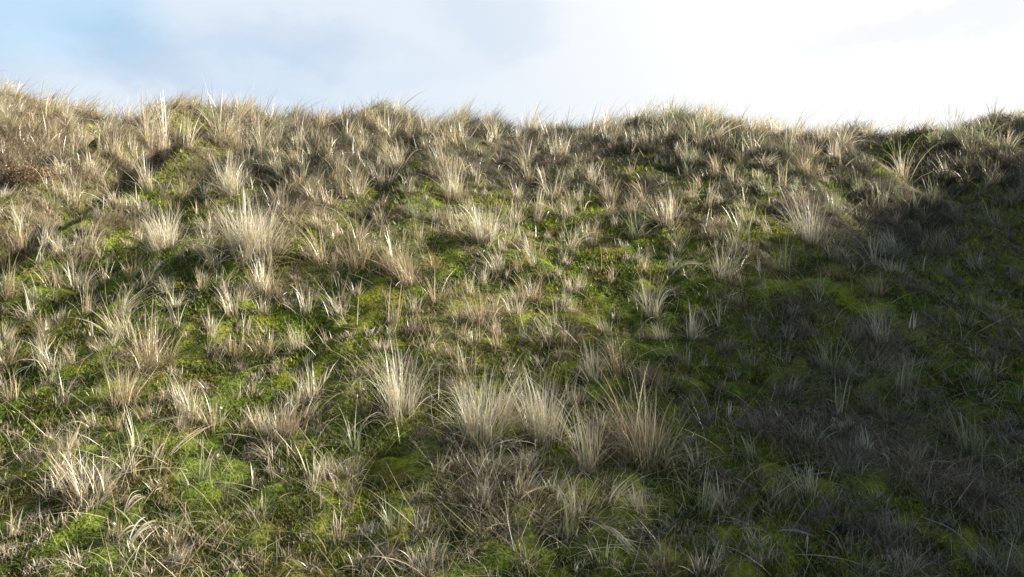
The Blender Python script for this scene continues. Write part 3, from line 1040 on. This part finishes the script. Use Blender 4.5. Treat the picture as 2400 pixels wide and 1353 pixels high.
def shell(px, py, rad, label):
    x, y, z = [float(v[0]) for v in ground_at([px], [py])]
    # a snail shell: a tube coiling up and in
    n = 46; P = []; Rr = []
    for i in range(n):
        t = i / (n - 1); a = t * 2.6 * 6.283; q = (1 - t) ** 1.1
        P.append((rad * .62 * q * math.cos(a), rad * .62 * q * math.sin(a), rad * (.55 + .75 * t * (2 - t)))); Rr.append(rad * (.52 * q + .05))
    P = np.array(P); V = []; Fs = []; m = 9
    for i in range(n):
        t = P[min(i + 1, n - 1)] - P[max(i - 1, 0)]; t /= np.linalg.norm(t) + 1e-9
        a = np.cross(t, [0, 0, 1.0]); a /= np.linalg.norm(a) + 1e-9; b = np.cross(t, a)
        for k in range(m):
            th = 2 * math.pi * k / m
            V.append(P[i] + Rr[i] * (math.cos(th) * a + math.sin(th) * b))
    for i in range(n - 1):
        for k in range(m):
            Fs.append((i * m + k, i * m + (k + 1) % m, (i + 1) * m + (k + 1) % m, (i + 1) * m + k))
    V = np.array(V)
    C = np.repeat(np.array([[.72, .70, .66]]), len(V), 0) * (1 - .25 * (np.arange(len(V)) // m % 9 == 0))[:, None]
    o = make_mesh('snail_shell', V, np.array(Fs), C, M_TWIG, smooth=True)
    o.location = (x, y, z + .05); o.rotation_euler = (.9, .3, px)
    tag(o, label, 'snail shell', 'bleached snail shells on the moss')

def rosette(px, py, wpx, label, seed):
    r = np.random.default_rng(seed)
    x, y, z = [float(v[0]) for v in ground_at([px], [py])]
    k = y / F; W = wpx * k; parts = []
    for c_ in range(5):
        cx, cy = x + r.normal(0, W * .3), y + r.normal(0, W * .25); n = 14
        b = np.stack([np.full(n, cx), np.full(n, cy), np.full(n, 0)], 1); b[:, 2] = height(b[:, 0], b[:, 1]) + .03
        parts.append(ribbons(b, r.random(n) * 6.283, r.uniform(.5, 1.4, n), r.uniform(0, .8, n), r.uniform(.03, .075, n), r.uniform(.007, .013, n),
                             palette([(.045, .09, .055), (.055, .11, .06), (.035, .07, .045)], n, r), 3, r, basecol=(.04, .07, .05)))
    v, f, c = join(parts); org = np.array([x, y, z])
    o = make_mesh('low_plant', v - org, f, c, M_LEAF); o.location = org
    tag(o, label, 'low plant', 'blue-green plants on the dark moss')

if bpy:
    build_ground()
    build_tussocks()
    build_cover()
    shrub(2176, 440, 132, 90, 'bare dark twiggy shrub with forked stem below the crest, right', 'shrub', 3, 4, 3, (.085, .07, .055), [(.16, .15, .10), (.10, .10, .06)], 160, .02, 'twiggy_shrub', lean=-.05, rad=.011)
    shrub(2222, 440, 62, 80, 'low dark shrub with small blackish leaves beside the bare twiggy one', 'shrub', 4, 6, 2, (.06, .05, .04), [(.035, .05, .04), (.06, .075, .05)], 450, .022, 'dark_shrub')
    shrub(2345, 318, 52, 120, 'dark evergreen shrub rounded on the crest at the far right', 'shrub', 8, 12, 2, (.07, .06, .045), [(.13, .13, .08), (.20, .19, .13), (.09, .095, .06), (.28, .25, .18)], 4200, .022, 'evergreen_shrub')
    shrub(2008, 318, 66, 90, 'fine grey twiggy bush breaking the crest line, right', 'shrub', 9, 22, 1, (.17, .145, .11), [(.2, .17, .12)], 200, .02, 'fine_twigged_bush', rad=.004)
    shrub(60, 430, 60, 210, 'sprawling rust-brown scrub on the upper left edge of the slope', 'scrub', 12, 60, 1, (.22, .15, .10), [(.25, .17, .105), (.20, .14, .09), (.33, .24, .15)], 5200, .02, 'brown_scrub', rad=.0035)
    fallen(300, 1310, 372, 1250, 7, .10, 'p', 'bundle of bleached leaves bent over on bright moss, bottom left', 1.3)
    fallen(270, 1310, 340, 1275, 4, .12, 'p', 'short bundle of pale leaves lying beside the bent bundle, bottom left', 1.1)
    fallen(292, 1232, 338, 1190, 4, .12, 'p', 'little pair of white leaves resting on moss left of the bottom centre', 1.1)
    fallen(395, 1090, 508, 1015, 4, .03, 't', 'long straight leaves leaning across moss toward the slope, lower left', .9, .02)
    fallen(225, 1160, 420, 1125, 2, .02, 't', 'long thin leaf lying nearly level right of the corner tussock', .8, -.06)
    fallen(300, 1070, 490, 1012, 2, .03, 't', 'long thin leaf curving up toward the right, lower left', .8, .10)
    fallen(660, 895, 705, 935, 1, 0, 'p', 'short pale leaf lying aslant on moss, left of the lone tall tussock', .8)
    fallen(1405, 1262, 1488, 1338, 9, .06, 'p', 'sheaf of tan leaves fallen down toward the bottom edge of the picture', 1.1, .03)
    fallen(2160, 1236, 2312, 1353, 1, 0, 'g', 'single long straight pale leaf lying in the dark bottom right corner', 1.3, .03)
    fallen(1810, 1272, 1925, 1292, 2, .02, 'g', 'pair of grey-green leaves lying level on dark moss, bottom right', 1.0, -.05)
    fallen(1928, 1274, 1978, 1335, 1, 0, 'g', 'single short leaf pointing to the bottom edge in the shade', 1.0)
    fallen(1570, 662, 1660, 640, 7, .06, 'p', 'bundle of silvery leaves bent over left of the arching silvery tussock', 1.5, .22)
    fallen(2340, 920, 2400, 945, 1, 0, 'g', 'single curved leaf lying in the shade at the right edge', 1.0, .12)
    fallen(490, 1300, 560, 1330, 3, .1, 't', 'crossed tan leaves on the brown litter at the bottom left', .9)
    shell(265, 1257, .008, 'small white snail shell on moss in the bottom left')
    shell(850, 935, .008, 'small white snail shell left of the lone tall tussock')
    shell(516, 980, .010, 'small white snail shell between tussocks, lower left')
    rosette(1600, 1248, 80, 'small blue-green plant on dark moss below the largest clump, right', 21)
    rosette(1965, 1262, 60, 'small blue-green plant on dark moss, bottom right', 22)
